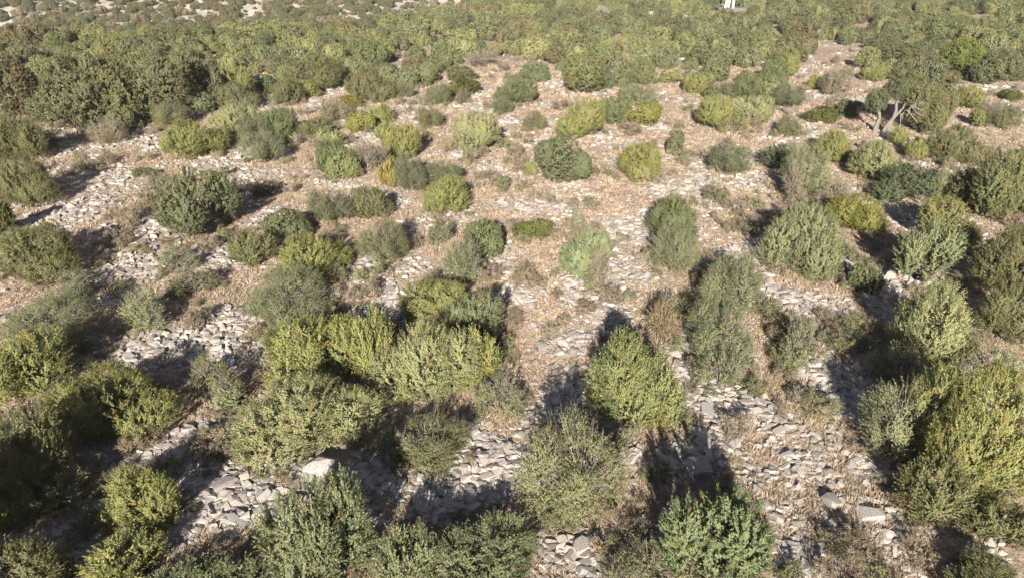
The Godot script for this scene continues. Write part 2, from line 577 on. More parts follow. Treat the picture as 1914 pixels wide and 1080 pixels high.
func made_to(how: Dictionary, seed_no: int, w: float, h: float) -> Dictionary:
	# more sprays on a larger plant
	var my := how.duplicate()
	var area := (w * w * 0.5 + w * h) / (2.4 * 2.4 * 0.5 + 2.4 * 1.8)
	if how.lobes > 9:
		area = area / 2.6
	my.sprays = int(how.sprays * pow(area, 0.85))
	my.core = int(how.core * pow(area, 0.7))
	my.lobes = clampi(int(round(how.lobes * sqrt(w / 2.4))), 3, 14)
	return make_plant(seed_no, w, h, my)


const NAMES := {"A": ["evergreen_shrub", "shrub"], "G": ["grey_shrub", "shrub"], "J": ["juniper_bush", "juniper"], "M": ["cushion_bush", "bush"], "T": ["small_tree", "tree"], "D": ["leafless_shrub", "shrub"], "F": ["low_bush", "bush"], "far": ["scrub_bush", "bush"]}


func plant(kind: String, tint: String, x: float, z: float, w: float, h: float, label: String, group := "", fixed_turn := -1.0) -> Node3D:
	var best := 0
	var all: Array = protos[kind]
	turn_count += 1
	for i in all.size():
		if absf(log(all[i].w / w)) + absf(log(all[i].h / h)) * 0.3 + 0.04 * ((turn_count + i) % 2) < absf(log(all[best].w / w)) + absf(log(all[best].h / h)) * 0.3 + 0.04 * ((turn_count + best) % 2):
			best = i
	var p: Dictionary = all[best]
	var o := Node3D.new()
	o.name = numbered(NAMES[kind][0])
	add_child(o)
	o.position = Vector3(x, height(x, z) - 0.04, z)
	o.rotation.y = fposmod(turn_count * 2.399, TAU) if fixed_turn < 0.0 else fixed_turn
	o.scale = Vector3(w / p.w, h / p.h, w / p.w)
	tag(o, label, NAMES[kind][1], group)
	if kind == "D":
		mesh_node("branches", p.stem, tints[tint], o)
		mesh_node("leaves", p.crown, tints[tint], o)
	else:
		mesh_node("crown", p.crown, tints[tint], o)
		mesh_node("stem", p.stem, bark["grey" if kind in ["G", "F"] else "brown"], o)
	planted.append(Vector3(x, z, w * 0.5))
	return o


func build_plants() -> void:
	plant("A", "gg", -3.9, -10.3, 2.12, 2.38, "big grey-green shrub of upright shoots left of centre on the lower edge")
	plant("A", "gg", -0.6, -10.5, 2.32, 1.00, "broad grey-green shrub on the lower edge below the shaded stones")
	plant("A", "gg", -2.1, -10.4, 1.29, 1.28, "thin grey-green shrub between the two big shrubs on the lower edge")
	plant("J", "jd", 4.2, -10.3, 2.38, 2.17, "bright dark-green juniper cut by the lower edge beside white slabs")
	plant("G", "gy", 2.8, -10.3, 1.63, 0.70, "grey twiggy shrub left of the juniper on the lower edge")
	plant("A", "yg", -7.9, -10.4, 1.63, 0.88, "yellow-green shrub cut by the lower edge below the small round shrub")
	plant("A", "gg", -6.6, -9.9, 1.27, 0.60, "low grey-green shrub cut by the lower edge on the left")
	plant("A", "gg", -5.4, -9.9, 1.37, 0.80, "grey-green shrub on the lower edge against the big shrub of upright shoots")
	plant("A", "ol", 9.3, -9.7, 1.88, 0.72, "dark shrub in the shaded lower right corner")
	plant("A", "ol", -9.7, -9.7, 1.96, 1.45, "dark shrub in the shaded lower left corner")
	plant("A", "yg", -8.2, -12.0, 1.67, 1.30, "small round yellow-green shrub alone among shaded stones lower left")
	plant("A", "yg", -10.6, -15.4, 3.00, 1.58, "spreading yellow-green shrub with ragged arms left of the stony gap")
	plant("A", "yg", -13.8, -17.1, 2.52, 1.65, "yellow-topped shrub on the left edge above the ragged-armed shrub")
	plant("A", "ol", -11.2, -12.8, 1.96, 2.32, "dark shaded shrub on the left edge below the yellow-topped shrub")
	plant("A", "yg", -11.2, -12.0, 1.08, 0.98, "small pale-tipped shrub low on the left edge")
	plant("G", "gg", -14.9, -19.8, 3.42, 1.30, "grey-green open shrub on the left edge, above the yellow-topped one")
	plant("A", "ol", -18.0, -24.7, 3.35, 1.71, "olive shrub with a dark right flank on the left edge")
	plant("F", "gg", -15.6, -23.0, 1.58, 0.95, "low grey bushlet behind the open grey-green shrub on the left")
	plant("G", "gl", -12.2, -21.0, 1.54, 1.12, "small pale sprawling shrub with bare lower stems in shaded gravel")
	plant("F", "ol", -11.6, -23.2, 1.79, 0.85, "low olive shrub on a shaded stony bank right of the pale sprawling one")
	plant("F", "gg", -13.0, -25.5, 1.59, 0.89, "low grey-green cushion below the big dark juniper")
	plant("F", "ol", -8.7, -17.1, 1.45, 1.22, "sparse dark twiggy shrub left of the long yellow-green thicket")
	plant("F", "gl", -7.8, -16.3, 1.18, 0.88, "thin straw-coloured shrub on the left foot of the yellow-green thicket")
	plant("F", "gg", -9.3, -11.7, 0.82, 0.57, "small grey shrub in the dark shade lower left")
	plant("F", "gg", -10.3, -12.5, 1.11, 0.83, "shaded grey shrub among stones near the left edge")
	plant("A", "yl", -5.5, -15.0, 3.66, 1.68, "large pale yellow-green shrub at the front of the central thicket")
	plant("A", "yg", -5.9, -18.0, 2.76, 1.80, "yellow-green shrub with peaked top in the back left of the central thicket")
	plant("A", "yg", -4.1, -17.8, 1.40, 2.08, "narrow upright yellow-green shrub in the middle of the central thicket")
	plant("A", "yl", -2.4, -16.9, 2.85, 2.22, "wide pale yellow-green shrub on the right of the central thicket")
	plant("A", "yg", -1.2, -17.6, 1.48, 1.69, "pale yellow-green shrub at the right end of the central thicket")
	plant("A", "gg", -1.2, -20.1, 1.93, 1.51, "grey-green shrub with upright shoots behind the central thicket")
	plant("A", "yg", -2.7, -21.7, 2.30, 1.15, "rounded yellow-green shrub at the top of the central thicket")
	plant("G", "ol", -2.1, -14.3, 2.02, 0.99, "sparse twiggy green shrub in the shade before the central thicket")
	plant("F", "gg", -0.3, -16.3, 1.40, 1.13, "thin olive-grey shrub on the right foot of the central thicket")
	plant("F", "gg", -2.9, -14.0, 1.06, 0.96, "shaded open shrub at the front foot of the central thicket")
	plant("A", "yg", -7.6, -24.6, 2.99, 1.54, "rounded yellow-green shrub touching the grey-green dome below it")
	plant("G", "gg", -7.6, -21.6, 3.25, 1.52, "wide grey-green dome in front of the rounded yellow-green shrub")
	plant("A", "ol", -10.4, -26.0, 1.74, 1.24, "open olive-grey shrub left of the dark green mound")
	plant("M", "dg", -9.6, -28.5, 1.97, 1.15, "dark green mound between the juniper and the grey shrub")
	plant("G", "gd2", -8.1, -30.3, 1.93, 1.24, "dark grey-green shrub above the stony path left of centre")
	plant("A", "ol", -6.5, -30.8, 1.86, 1.33, "olive shrub right of the dark grey-green one, left of centre")
	plant("G", "ol", -5.0, -25.9, 2.11, 1.31, "dull olive shrub with a shaded left side, left of centre")
	plant("F", "gg", -3.1, -27.5, 1.07, 0.80, "little grey-green shrub beside the two-toned pair")
	plant("M", "og", -1.1, -26.8, 1.74, 1.27, "green shrub at the back of the two-toned pair in mid clearing")
	plant("G", "gg", -1.7, -24.6, 1.58, 1.35, "grey-green shrub at the front of the two-toned pair, over dark shade")
	plant("M", "dk", 1.0, -28.2, 1.68, 0.78, "flat dark green cushion left of the pale spiky juniper")
	plant("F", "gr", 0.1, -28.7, 0.83, 0.76, "small grey bushlet on the left of the flat dark cushion")
	plant("F", "gl", 2.9, -29.4, 0.80, 0.88, "small airy green bush above the pale spiky juniper")
	plant("J", "jl", 2.8, -24.3, 2.28, 1.72, "pale green spiky juniper in the middle of the clearing")
	plant("G", "gr", 3.2, -23.7, 0.83, 1.34, "grey-brown fuzzy plant growing in front of the pale spiky juniper")
	plant("A", "gn", 3.0, -16.1, 2.17, 2.29, "large fresh green shrub on the right of the bare central lane")
	plant("A", "gn", 3.9, -15.7, 1.50, 1.82, "green shrub grown into the right side of the large fresh green one")
	plant("G", "gy", 1.5, -12.2, 2.51, 2.25, "large silver-grey twiggy shrub low in the centre")
	plant("F", "gy", 2.8, -14.5, 0.96, 0.66, "grey thorny tuft behind the silver-grey twiggy shrub")
	plant("A", "og", 6.9, -28.6, 2.38, 1.73, "dull green shrub at the top of the row right of the white scree")
	plant("G", "gg", 6.4, -24.9, 1.84, 1.72, "grey-green shrub below the dull green one right of the scree")
	plant("G", "gg", 7.3, -21.8, 2.29, 1.94, "tall grey-green shrub at the top of the long grey thicket")
	plant("G", "gg", 6.4, -18.7, 2.09, 1.58, "grey-green shrub in the middle of the long grey thicket")
	plant("F", "gg", 6.0, -17.3, 1.42, 1.15, "wispy grey shrub at the lower end of the long grey thicket")
	plant("F", "ol", 5.6, -21.4, 1.20, 0.83, "low olive bushlet left of the long grey thicket")
	plant("D", "br", 4.8, -19.7, 1.43, 1.05, "dry brown twiggy tangle above the large fresh green shrub")
	plant("F", "gg", 8.8, -18.6, 1.49, 1.40, "low dark-grey shrub in the shade of the right-hand shrubs")
	plant("F", "ol", 10.7, -19.5, 1.53, 0.75, "low shaded shrub left of the yellow-olive shrub")
	plant("A", "gn2", 11.5, -25.4, 3.14, 2.46, "big round green shrub with a dark shadow on its left")
	plant("A", "lm", 15.3, -29.9, 3.15, 1.39, "bright lime-green shrub behind the big round green one")
	plant("J", "jy", 18.2, -28.0, 2.69, 1.92, "yellow-olive juniper with golden right flank behind the blue-grey one")
	plant("J", "jb", 15.6, -24.4, 2.60, 2.28, "blue-grey feathery juniper right of the lone white boulder")
	plant("M", "dg", 12.9, -23.5, 1.18, 0.99, "small dark green bush beside the lone white boulder")
	plant("A", "yl", 12.8, -19.0, 2.30, 2.31, "yellow-olive shrub below the blue-grey juniper")
	plant("G", "gl", 11.2, -17.2, 1.61, 1.32, "silver-tipped open shrub left of the big right-edge thicket")
	plant("F", "gg", 12.8, -17.2, 1.38, 1.07, "shaded grey shrub under the yellow-olive shrub on the right")
	plant("F", "gl", 13.7, -17.2, 1.69, 1.53, "hazy pale olive bush near the right edge above the big thicket")
	plant("G", "gl", 9.8, -14.3, 2.00, 1.87, "grey-green shrub at the left of the big right-edge thicket")
	plant("A", "yg", 11.0, -13.3, 3.00, 2.96, "huge olive-yellow shrub filling the right edge")
	plant("A", "ol", 9.5, -12.2, 1.56, 1.38, "olive shrub at the lower foot of the right-edge thicket")
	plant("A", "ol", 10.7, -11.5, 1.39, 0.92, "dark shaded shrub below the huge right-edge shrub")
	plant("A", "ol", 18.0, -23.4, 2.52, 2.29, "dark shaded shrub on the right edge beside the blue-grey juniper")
	plant("A", "ol", 16.2, -20.3, 1.91, 1.74, "dark shrub on the right edge above the hazy pale bush")
	plant("F", "gr", 10.6, -29.7, 1.90, 0.72, "low grey-brown bush in the shadow of the big round green shrub")
	plant("F", "gr", 13.3, -27.3, 1.33, 0.73, "low grey bush under the lime-green shrub")
	plant("J", "jd2", 19.2, -33.6, 3.15, 1.47, "dark green juniper behind the lime-green shrub")
	plant("G", "gl", 21.1, -32.6, 1.84, 1.52, "pale grey-green shrub between two dark junipers on the right")
	plant("J", "jy2", 21.7, -30.8, 3.14, 3.02, "large dark yellow-tipped juniper on the right edge")
	plant("A", "ol", 22.8, -30.5, 1.45, 2.02, "olive shrub cut by the right edge beside the large juniper")
	plant("G", "gl", 15.0, -34.9, 3.03, 2.22, "feathery pale green bush with dark left side, right of the clearing")
	plant("J", "jd2", 14.8, -38.2, 1.76, 1.25, "dark green bush behind the feathery pale one")
	plant("D", "gp", 13.5, -33.0, 1.29, 1.61, "leafless pinkish-grey shrub at the foot of the feathery pale bush")
	plant("F", "gr", 15.6, -32.8, 2.06, 1.08, "grey bushlet right of the leafless shrub")
	plant("A", "yg", 18.3, -39.9, 2.31, 1.60, "yellow-green shrub above the feathery pale bush")
	plant("A", "yl", 19.1, -36.8, 2.49, 1.77, "pale yellow-green shrub in front of the old pale-trunked tree")
	plant("A", "yg", 23.1, -39.9, 1.41, 1.10, "small upright yellow-green shrub right of the old tree's foot")
	plant("A", "yg", 23.7, -43.2, 1.05, 1.02, "tiny yellow-green bush right beside the pale trunks")
	plant("A", "ol", 25.1, -39.5, 3.07, 1.86, "broad olive shrub with a green heart right of the old tree")
	plant("A", "yg", 33.2, -52.5, 2.25, 1.50, "yellow-green oval shrub behind the old tree's crown")
	plant("M", "gn", 30.9, -47.4, 1.42, 1.05, "small round green bush right of the old tree")
	plant("G", "ol", 32.4, -47.3, 2.12, 1.39, "olive-brown shrub near the right edge level with the old tree")
	plant("M", "dk", 38.1, -55.4, 1.84, 0.78, "flat dark cushion by the right edge on pale ground")
	plant("F", "gr", 34.3, -51.1, 1.90, 0.82, "low brown bush on the right-hand bare ground")
	plant("A", "yg", 13.6, -47.4, 2.69, 2.00, "rounded yellow-green shrub, left one of the twin domes right of centre")
	plant("A", "yl", 16.4, -48.9, 2.77, 1.75, "pale yellow-green shrub, right one of the twin domes right of centre")
	plant("F", "yg", 14.5, -46.1, 2.08, 1.04, "low green bush at the foot of the twin domes")
	plant("G", "gd2", 11.6, -37.2, 2.24, 1.52, "dark grey-green shrub alone on stones right of centre")
	plant("F", "ol", 9.8, -33.0, 1.55, 0.98, "low straggly olive bush on stones right of centre")
	plant("M", "dg", 9.7, -41.4, 1.42, 1.26, "small dark green bush left of the lone grey-green shrub")
	plant("G", "ol", 17.8, -45.3, 1.77, 1.08, "small brown-green bush below the twin domes' right side")
	plant("M", "dk", 21.3, -48.9, 2.27, 0.95, "flat dark green cushion left of the old tree")
	plant("M", "dg", 23.3, -50.1, 1.57, 1.14, "small dark bush between the flat cushion and the old tree")
	plant("G", "gd2", 20.6, -53.4, 2.52, 1.58, "dark grey shrub behind the flat dark cushion")
	plant("G", "gr", 25.6, -58.1, 2.55, 1.92, "brown-grey shrub above the flat dark cushion")
	plant("M", "lm", 24.8, -59.8, 1.14, 1.12, "small lime-green bush between grey shrubs upper right")
	plant("A", "yg", 24.8, -66.1, 2.30, 1.60, "bright yellow-green dome upper right of centre")
	plant("A", "yg", 31.0, -62.8, 2.20, 1.22, "left lobe-like shrub of the low pair below the bright green tree")
	plant("A", "ol", 33.6, -62.8, 2.38, 1.13, "right shrub of the low pair below the bright green tree")
	plant("T", "tg", 39.7, -65.3, 4.05, 2.98, "bright green bushy tree upper right")
	plant("T", "td", 36.8, -69.7, 4.52, 2.14, "dark grey-green tree left of the bright green tree")
	plant("T", "td", 42.3, -63.3, 3.67, 2.27, "dark olive tree right of the bright green tree on the edge")
	plant("A", "yg", 14.6, -57.9, 1.95, 1.46, "small round yellow-green shrub upper right of centre")
	plant("A", "og", 18.1, -56.7, 2.92, 1.66, "green shrub behind the twin domes")
	plant("A", "yl", 19.7, -55.2, 1.87, 1.35, "pale yellow-green shrub right of the one behind the twin domes")
	plant("D", "gp", 16.7, -57.0, 1.89, 1.20, "dull purple-grey shrub behind the twin domes")
	plant("A", "yg", 4.5, -44.9, 3.37, 2.11, "big yellow-green shrub above the round grey-green dome")
	plant("M", "gd2", 2.6, -36.1, 2.95, 2.32, "round dense grey-green dome in the centre of the clearing")
	plant("M", "gn", 1.0, -37.4, 0.75, 0.68, "small bright green bush touching the round grey-green dome")
	plant("A", "yg", 6.8, -37.0, 2.96, 1.62, "yellow-green shrub right of the round grey-green dome")
	plant("A", "og", 6.9, -48.2, 2.16, 1.69, "dull green shrub left of the lime-green one upper centre")
	plant("M", "lm", 8.8, -47.7, 2.71, 1.42, "lime-green shrub with flat top upper centre")
	plant("G", "gl", 9.6, -53.7, 3.57, 1.39, "pale grey-green shrub behind the lime-green flat-topped one")
	plant("G", "ol", 1.5, -46.4, 1.40, 1.07, "small olive bush left of the big yellow-green shrub")
	plant("F", "gr", 0.2, -40.6, 1.12, 0.83, "little grey bush left above the round dome")
	plant("F", "yg", -0.3, -39.1, 0.66, 0.48, "tiny yellow bush left of the round dome")
	plant("A", "og", 0.4, -54.6, 3.06, 1.93, "round green shrub at the head of the clearing")
	plant("G", "gd2", -0.7, -51.6, 1.30, 1.11, "dark bush under the round green shrub at the clearing's head")
	plant("T", "tm", 5.9, -57.8, 3.46, 2.90, "dark small tree with pale stem upper centre")
	plant("A", "yl", -2.1, -42.2, 2.74, 2.09, "pale yellow-green shrub left above centre on gravel")
	plant("F", "gr", -2.4, -39.2, 0.96, 0.70, "little grey bush below the pale yellow-green shrub")
	plant("F", "gr", -1.1, -36.2, 1.74, 0.62, "low grey-brown bush on gravel left of the round dome")
	plant("M", "dk", -3.8, -57.5, 3.04, 1.07, "flat dark green bush upper centre left")
	plant("G", "og", -5.6, -54.2, 2.08, 1.43, "dull green bush left of the flat dark green one")
	plant("G", "ol", -3.7, -54.3, 0.96, 1.03, "tiny olive bush in front of the flat dark green one")
	plant("G", "ol", -5.5, -47.8, 1.72, 1.32, "olive bush above the green shrub left of centre")
	plant("A", "yg", -6.3, -40.4, 2.21, 1.77, "green shrub on gravel left of centre, below the olive bush")
	plant("A", "yg", -7.9, -44.7, 1.55, 1.05, "small yellow-green bush joined to the green shrub left of centre")
	plant("A", "ol", -10.9, -55.6, 3.59, 2.14, "wide olive-grey shrub upper left of centre")
	plant("G", "ol", -8.4, -56.2, 1.41, 1.16, "little olive bush right of the wide olive-grey shrub")
	plant("M", "lm", -10.0, -46.7, 1.96, 1.27, "lime-green bush amid grey ones upper left of centre")
	plant("A", "yg", -8.9, -48.9, 1.68, 1.14, "yellow-green bush right of the lime-green one")
	plant("M", "gdk", -11.9, -52.4, 1.63, 0.92, "dark bush with rusty top upper left of centre")
	plant("G", "gr", -12.2, -49.0, 2.19, 1.29, "grey bush below the dark rusty-topped one")
	plant("A", "ol", -12.3, -44.2, 2.00, 1.27, "olive shrub left of the lime-green bush")
	plant("M", "gn", -9.0, -36.9, 2.05, 1.38, "bright green bush at the front of the left-centre group")
	plant("A", "og", -9.8, -37.9, 2.04, 1.65, "dull green shrub behind the bright green bush")
	plant("A", "yl", -11.0, -42.9, 1.63, 1.00, "small pale shrub at the back of the left-centre group")
	plant("D", "gp", -7.8, -37.4, 1.90, 1.61, "purplish-grey leafless shrub beside the bright green bush")
	plant("A", "gold", -6.2, -35.2, 1.48, 1.29, "golden-yellow shrub left of centre")
	plant("G", "gd2", -5.0, -34.3, 1.76, 1.66, "dark grey-green shrub right of the golden one")
	plant("G", "gg", -3.7, -35.8, 2.39, 1.00, "grey-green shrub behind the pale yellow-green one")
	plant("A", "yg", -3.1, -31.8, 2.45, 1.44, "pale yellow-green shrub right of the golden and dark grey ones")
	plant("J", "jd3", -13.9, -29.0, 3.82, 2.62, "big dark spiky juniper on the left")
	plant("A", "yg", -18.6, -40.8, 3.54, 1.87, "bright yellow-green double-domed shrub on the left")
	plant("A", "yl", -17.4, -45.0, 3.24, 2.06, "pale yellow shrub with a dark hollow right of the double-domed one")
	plant("G", "gd2", -15.6, -43.2, 2.02, 1.77, "dark grey bush between the pale yellow shrub and the green pair")
	plant("A", "og", -14.3, -44.1, 2.32, 1.89, "dull green shrub upper left at the edge of the clearing")
	plant("G", "gg", -14.0, -39.6, 2.42, 1.60, "grey-green shrub in front of the dull green one upper left")
	plant("A", "yg", -16.0, -56.9, 1.92, 1.23, "little round yellow-green shrub upper left")
	plant("A", "ol", -17.0, -54.8, 2.67, 1.62, "olive shrub left of the little round yellow-green one")
	plant("G", "ol", -22.5, -47.7, 2.78, 1.50, "grey-olive shrub at the foot of the dark trees")
	plant("G", "gr", -25.3, -43.9, 2.39, 1.27, "grey-brown bush at the foot of the left trees")
	plant("M", "dg", -19.6, -36.5, 1.08, 0.49, "small green cushion above the big dark juniper")
	plant("A", "ol", -23.3, -32.6, 2.96, 2.08, "olive shrub with brown skirt on the left edge")
	plant("A", "ol", -28.4, -39.9, 3.33, 2.54, "dark olive tree-like shrub on the left edge")
	plant("F", "gr", -23.4, -37.5, 2.03, 0.71, "low brown bush on gravel near the left")
	plant("M", "dk", -21.8, -28.5, 1.14, 1.38, "dark bush cut by the left edge")
	plant("G", "gd2", -28.0, -41.8, 1.59, 0.98, "small dark bush in the shade at the foot of the left trees")
	plant("T", "td", -28.9, -47.4, 4.55, 4.63, "big dark green tree upper left")
	plant("T", "tm", -26.6, -48.6, 4.12, 4.18, "dark green tree right of the big one upper left")
	plant("T", "td", -24.3, -50.8, 4.48, 4.07, "dark tree in the middle of the upper left grove")
	plant("T", "td", -22.9, -53.6, 3.35, 3.12, "dark tree at the right end of the upper left grove")
	plant("T", "tb", -34.8, -50.7, 4.48, 3.97, "grey-brown tree at the left end of the upper left grove")
	plant("A", "yg", -21.1, -55.6, 3.43, 2.27, "yellow-olive shrub right of the upper left grove")
	plant("T", "tb", -53.0, -82.0, 4.79, 2.46, "large brownish tree far upper left")
	plant("M", "gn", -19.3, -62.1, 1.63, 1.40, "small bright green bush upper left")
	plant("A", "ol", -15.9, -61.2, 4.90, 2.34, "large dark-bellied olive shrub upper left of centre")
	plant("M", "dg", -11.1, -64.2, 3.27, 1.28, "dark green mound upper left of centre")
	plant("A", "gn2", -7.8, -61.9, 2.71, 1.61, "fresh green shrub right of the dark green mound")
	plant("A", "ol", -4.5, -64.1, 2.80, 1.12, "olive shrub above the flat dark green bush")
	plant("D", "gp", -2.9, -69.4, 3.11, 1.55, "purplish-grey bare bush behind the head of the clearing")
	plant("A", "gl2", 2.0, -63.7, 3.25, 1.36, "pale grey-green shrub at the top of the clearing")
	plant("A", "gd2", 30.5, -107.8, 3.03, 1.36, "dark dome-shaped shrub right before the low wall of the white mast")
	plant("D", "wh", 13.0, -110.4, 2.32, 1.54, "pale leafless bush far away left of the white legs")
	plant("T", "td", -12.4, -6.5, 4.2, 4.0, "dark tree whose shade darkens the lower left corner")


# ================================================================ the old tree with pale trunks
func build_old_tree() -> void:
	var root := Node3D.new()
	root.name = numbered("old_tree")
	add_child(root)
	root.position = Vector3(24.1, height(24.1, -45.8), -45.8)
	tag(root, "old gnarled tree with pale bare trunks and a leaning grey-green crown", "tree")
	rng.seed = 505
	var wood: StandardMaterial3D = bark["pale"]
	var trunk := Tubes.new()
	trunk.path(PackedVector3Array([Vector3(-0.45, -0.1, -0.3), Vector3(-0.42, 0.5, -0.32), Vector3(-0.36, 0.95, -0.3), Vector3(-0.5, 1.4, -0.35), Vector3(-0.6, 1.8, -0.4)]), 0.17, 0.08, 8, 0.18)
	mesh_node("trunk", trunk.mesh(), wood, root)
	trunk = Tubes.new()
	trunk.path(PackedVector3Array([Vector3(0.25, -0.1, 0.1), Vector3(0.24, 0.5, 0.05), Vector3(0.36, 1.0, 0.0), Vector3(0.45, 1.5, -0.05), Vector3(0.40, 1.9, -0.1), Vector3(0.48, 2.3, -0.15)]), 0.15, 0.06, 8, 0.2)
	trunk.path(PackedVector3Array([Vector3(0.35, 0.95, 0.0), Vector3(0.58, 1.3, 0.0), Vector3(0.85, 1.6, -0.05), Vector3(0.95, 1.95, -0.1)]), 0.11, 0.04, 7, 0.15)
	mesh_node("trunk", trunk.mesh(), wood, root)
	trunk = Tubes.new()
	trunk.path(PackedVector3Array([Vector3(-0.1, -0.1, 0.05), Vector3(0.0, 0.35, 0.0), Vector3(0.15, 0.7, 0.0), Vector3(0.33, 1.0, -0.02)]), 0.15, 0.10, 7, 0.2)
	mesh_node("trunk", trunk.mesh(), wood, root)
	var dead := Tubes.new()
	for i in 16:
		var a := Vector3(rng.randf_range(0.7, 1.6), rng.randf_range(1.2, 1.9), rng.randf_range(0.0, 0.5))
		var tip := a + Vector3(rng.randf_range(-0.3, 0.9), rng.randf_range(-0.8, 0.9), rng.randf_range(-0.2, 0.6))
		dead.bent(a, a.lerp(tip, 0.5) + any_direction() * 0.2, tip, 0.05, 0.012, 5, 4)
	mesh_node("dead_branches", dead.mesh(), bark["grey"], root)
	for part in [[-0.75, 1.3, -0.35, 1.5, 1.45, 0, 0.4], [0.6, 1.9, -1.0, 1.9, 1.4, 1, 1.1], [2.0, 1.5, -0.6, 2.4, 1.8, 2, 2.0], [2.6, 0.05, -0.2, 2.6, 2.0, 0, 2.9], [3.8, 0.9, -0.8, 2.2, 2.0, 1, 4.0]]:
		var p: Dictionary = protos["T"][part[5]]
		var c := mesh_node("crown", p.crown, tints["gd2" if part[0] < 1.0 else "ol"], root)
		c.position = Vector3(part[0], part[1], part[2])
		c.scale = Vector3(part[3] / p.w, part[4] / p.h, part[3] / p.w)
		c.rotation.y = part[6]


# ================================================================ stones
func rock_mesh(seed_no: int, planes: int, _sub: int) -> ArrayMesh:
	# a block with corners and edges struck off: a box cut by planes, each cut closed by a face
	rng.seed = seed_no
	var faces := []
	for axis in 3:
		for s in [-1.0, 1.0]:
			var d := Vector3.ZERO
			d[axis] = s * rng.randf_range(0.36, 0.5)
			faces.append([d, d.normalized()])
	var cuts := []
	for f in faces:
		cuts.append([(f[1] + any_direction() * 0.22).normalized(), f[0].length()])
	for i in planes:
		var d := any_direction()
		cuts.append([d, rng.randf_range(0.40, 0.56)])
	var polys := []
	for i in cuts.size():
		var n: Vector3 = cuts[i][0]
		var side := n.cross(Vector3.RIGHT if absf(n.x) < 0.8 else Vector3.UP).normalized()
		var other := n.cross(side)
		var poly := PackedVector3Array([n * cuts[i][1] + (side + other) * 3.0, n * cuts[i][1] + (other - side) * 3.0, n * cuts[i][1] - (side + other) * 3.0, n * cuts[i][1] + (side - other) * 3.0])
		for j in cuts.size():
			if j != i and poly.size() > 2:
				poly = Geometry3D.clip_polygon(poly, Plane(cuts[j][0], cuts[j][1]))
		if poly.size() > 2:
			polys.append([poly, n])
	var points := PackedVector3Array()
	var normals := PackedVector3Array()
	for q in polys:
		var poly: PackedVector3Array = q[0]
		var n: Vector3 = q[1]
		for k in range(1, poly.size() - 1):
			var three := [poly[0], poly[k], poly[k + 1]]
			if (poly[k + 1] - poly[0]).cross(poly[k] - poly[0]).dot(n) < 0.0:
				three = [poly[0], poly[k + 1], poly[k]]
			for p in three:
				points.append(p)
				normals.append((n + p.normalized() * 0.1).normalized())
	var arrays := []
	arrays.resize(Mesh.ARRAY_MAX)
	arrays[Mesh.ARRAY_VERTEX] = points
	arrays[Mesh.ARRAY_NORMAL] = normals
	var m := ArrayMesh.new()
	m.add_surface_from_arrays(Mesh.PRIMITIVE_TRIANGLES, arrays)
	return m


func stone_color() -> Color:
	var k := rng.randf_range(0.21, 0.42)
	var warm := rng.randf_range(0.0, 1.0)
	return Color(k, k * lerpf(0.96, 0.90, warm), k * lerpf(0.93, 0.78, warm))


func tinted_stone(k: float, warm: float) -> StandardMaterial3D:
	var m: StandardMaterial3D = stone_material.duplicate()
	m.vertex_color_use_as_albedo = false
	m.albedo_color = Color(k, k * lerpf(0.96, 0.90, warm), k * lerpf(0.93, 0.78, warm)).linear_to_srgb()
	return m


func build_boulders() -> void:
	var list := [
		[14.6, -24.7, 0.75, 0.5, 0.55, "lone white boulder in the gap beside the blue-grey juniper"],
		[13.4, -25.6, 1.5, 0.4, 0.6, "long flat pale rock above the lone white boulder"],
		[-4.7, -13.7, 0.95, 0.55, 0.75, "cracked grey rock block at the foot of the pale yellow-green shrub"],
		[-6.9, -13.1, 0.75, 0.26, 0.5, "grey bedrock slab in shade, lower left of the thicket"],
		[7.35, -12.4, 0.5, 0.4, 0.42, "pointed pale slab standing in the white rubble lower right"],
		[8.1, -12.1, 0.75, 0.25, 0.6, "smooth pale slab right of the pointed slab lower right"],
		[1.5, -11.2, 0.6, 0.32, 0.5, "pale low block by the lower edge under the silver-grey shrub"],
		[4.5, -13.6, 0.9, 0.45, 0.7, "blue-grey slab in shade between the fresh green shrub and the juniper"],
		[-15.0, -55.0, 1.3, 0.45, 0.9, "pale rock pile by the upper left edge of the clearing"],
		[-24.5, -68.5, 1.8, 0.7, 1.3, "white rock showing between dark shrubs upper left"],
		[19.4, -107.0, 1.1, 1.9, 0.9, "pale standing rock in far scrub, taller of two"],
		[24.0, -104.0, 1.4, 1.6, 1.0, "pale rock in far scrub right of the taller one"],
	]
	var n := 0
	for b in list:
		n += 1
		var m := rock_mesh(900 + n, 15, 3)
		var o := mesh_node("boulder", m, tinted_stone(0.27 + 0.025 * (n % 4), 0.3))
		o.position = Vector3(b[0], height(b[0], b[1]) + b[3] * 0.22, b[1])
		o.scale = Vector3(b[2], b[3], b[4]) * 0.9
		o.rotation_degrees = Vector3(8.0 * sin(n * 2.1), n * 57.0, 7.0 * cos(n * 3.3))
		tag(o, b[5], "rock")
	var stick := Tubes.new()
	stick.bent(Vector3(-0.28, 0.06, 0.0), Vector3(0.0, 0.1, 0.03), Vector3(0.26, 0.16, -0.02), 0.022, 0.012, 6, 4)
	var s := mesh_node("dry_stick", stick.mesh(), bark_material(0.75, 0.72, 0.68))
	s.position = Vector3(-6.1, height(-6.1, -15.1), -15.1)
	tag(s, "bleached white stick lying on stones left of the pale yellow-green shrub", "stick")


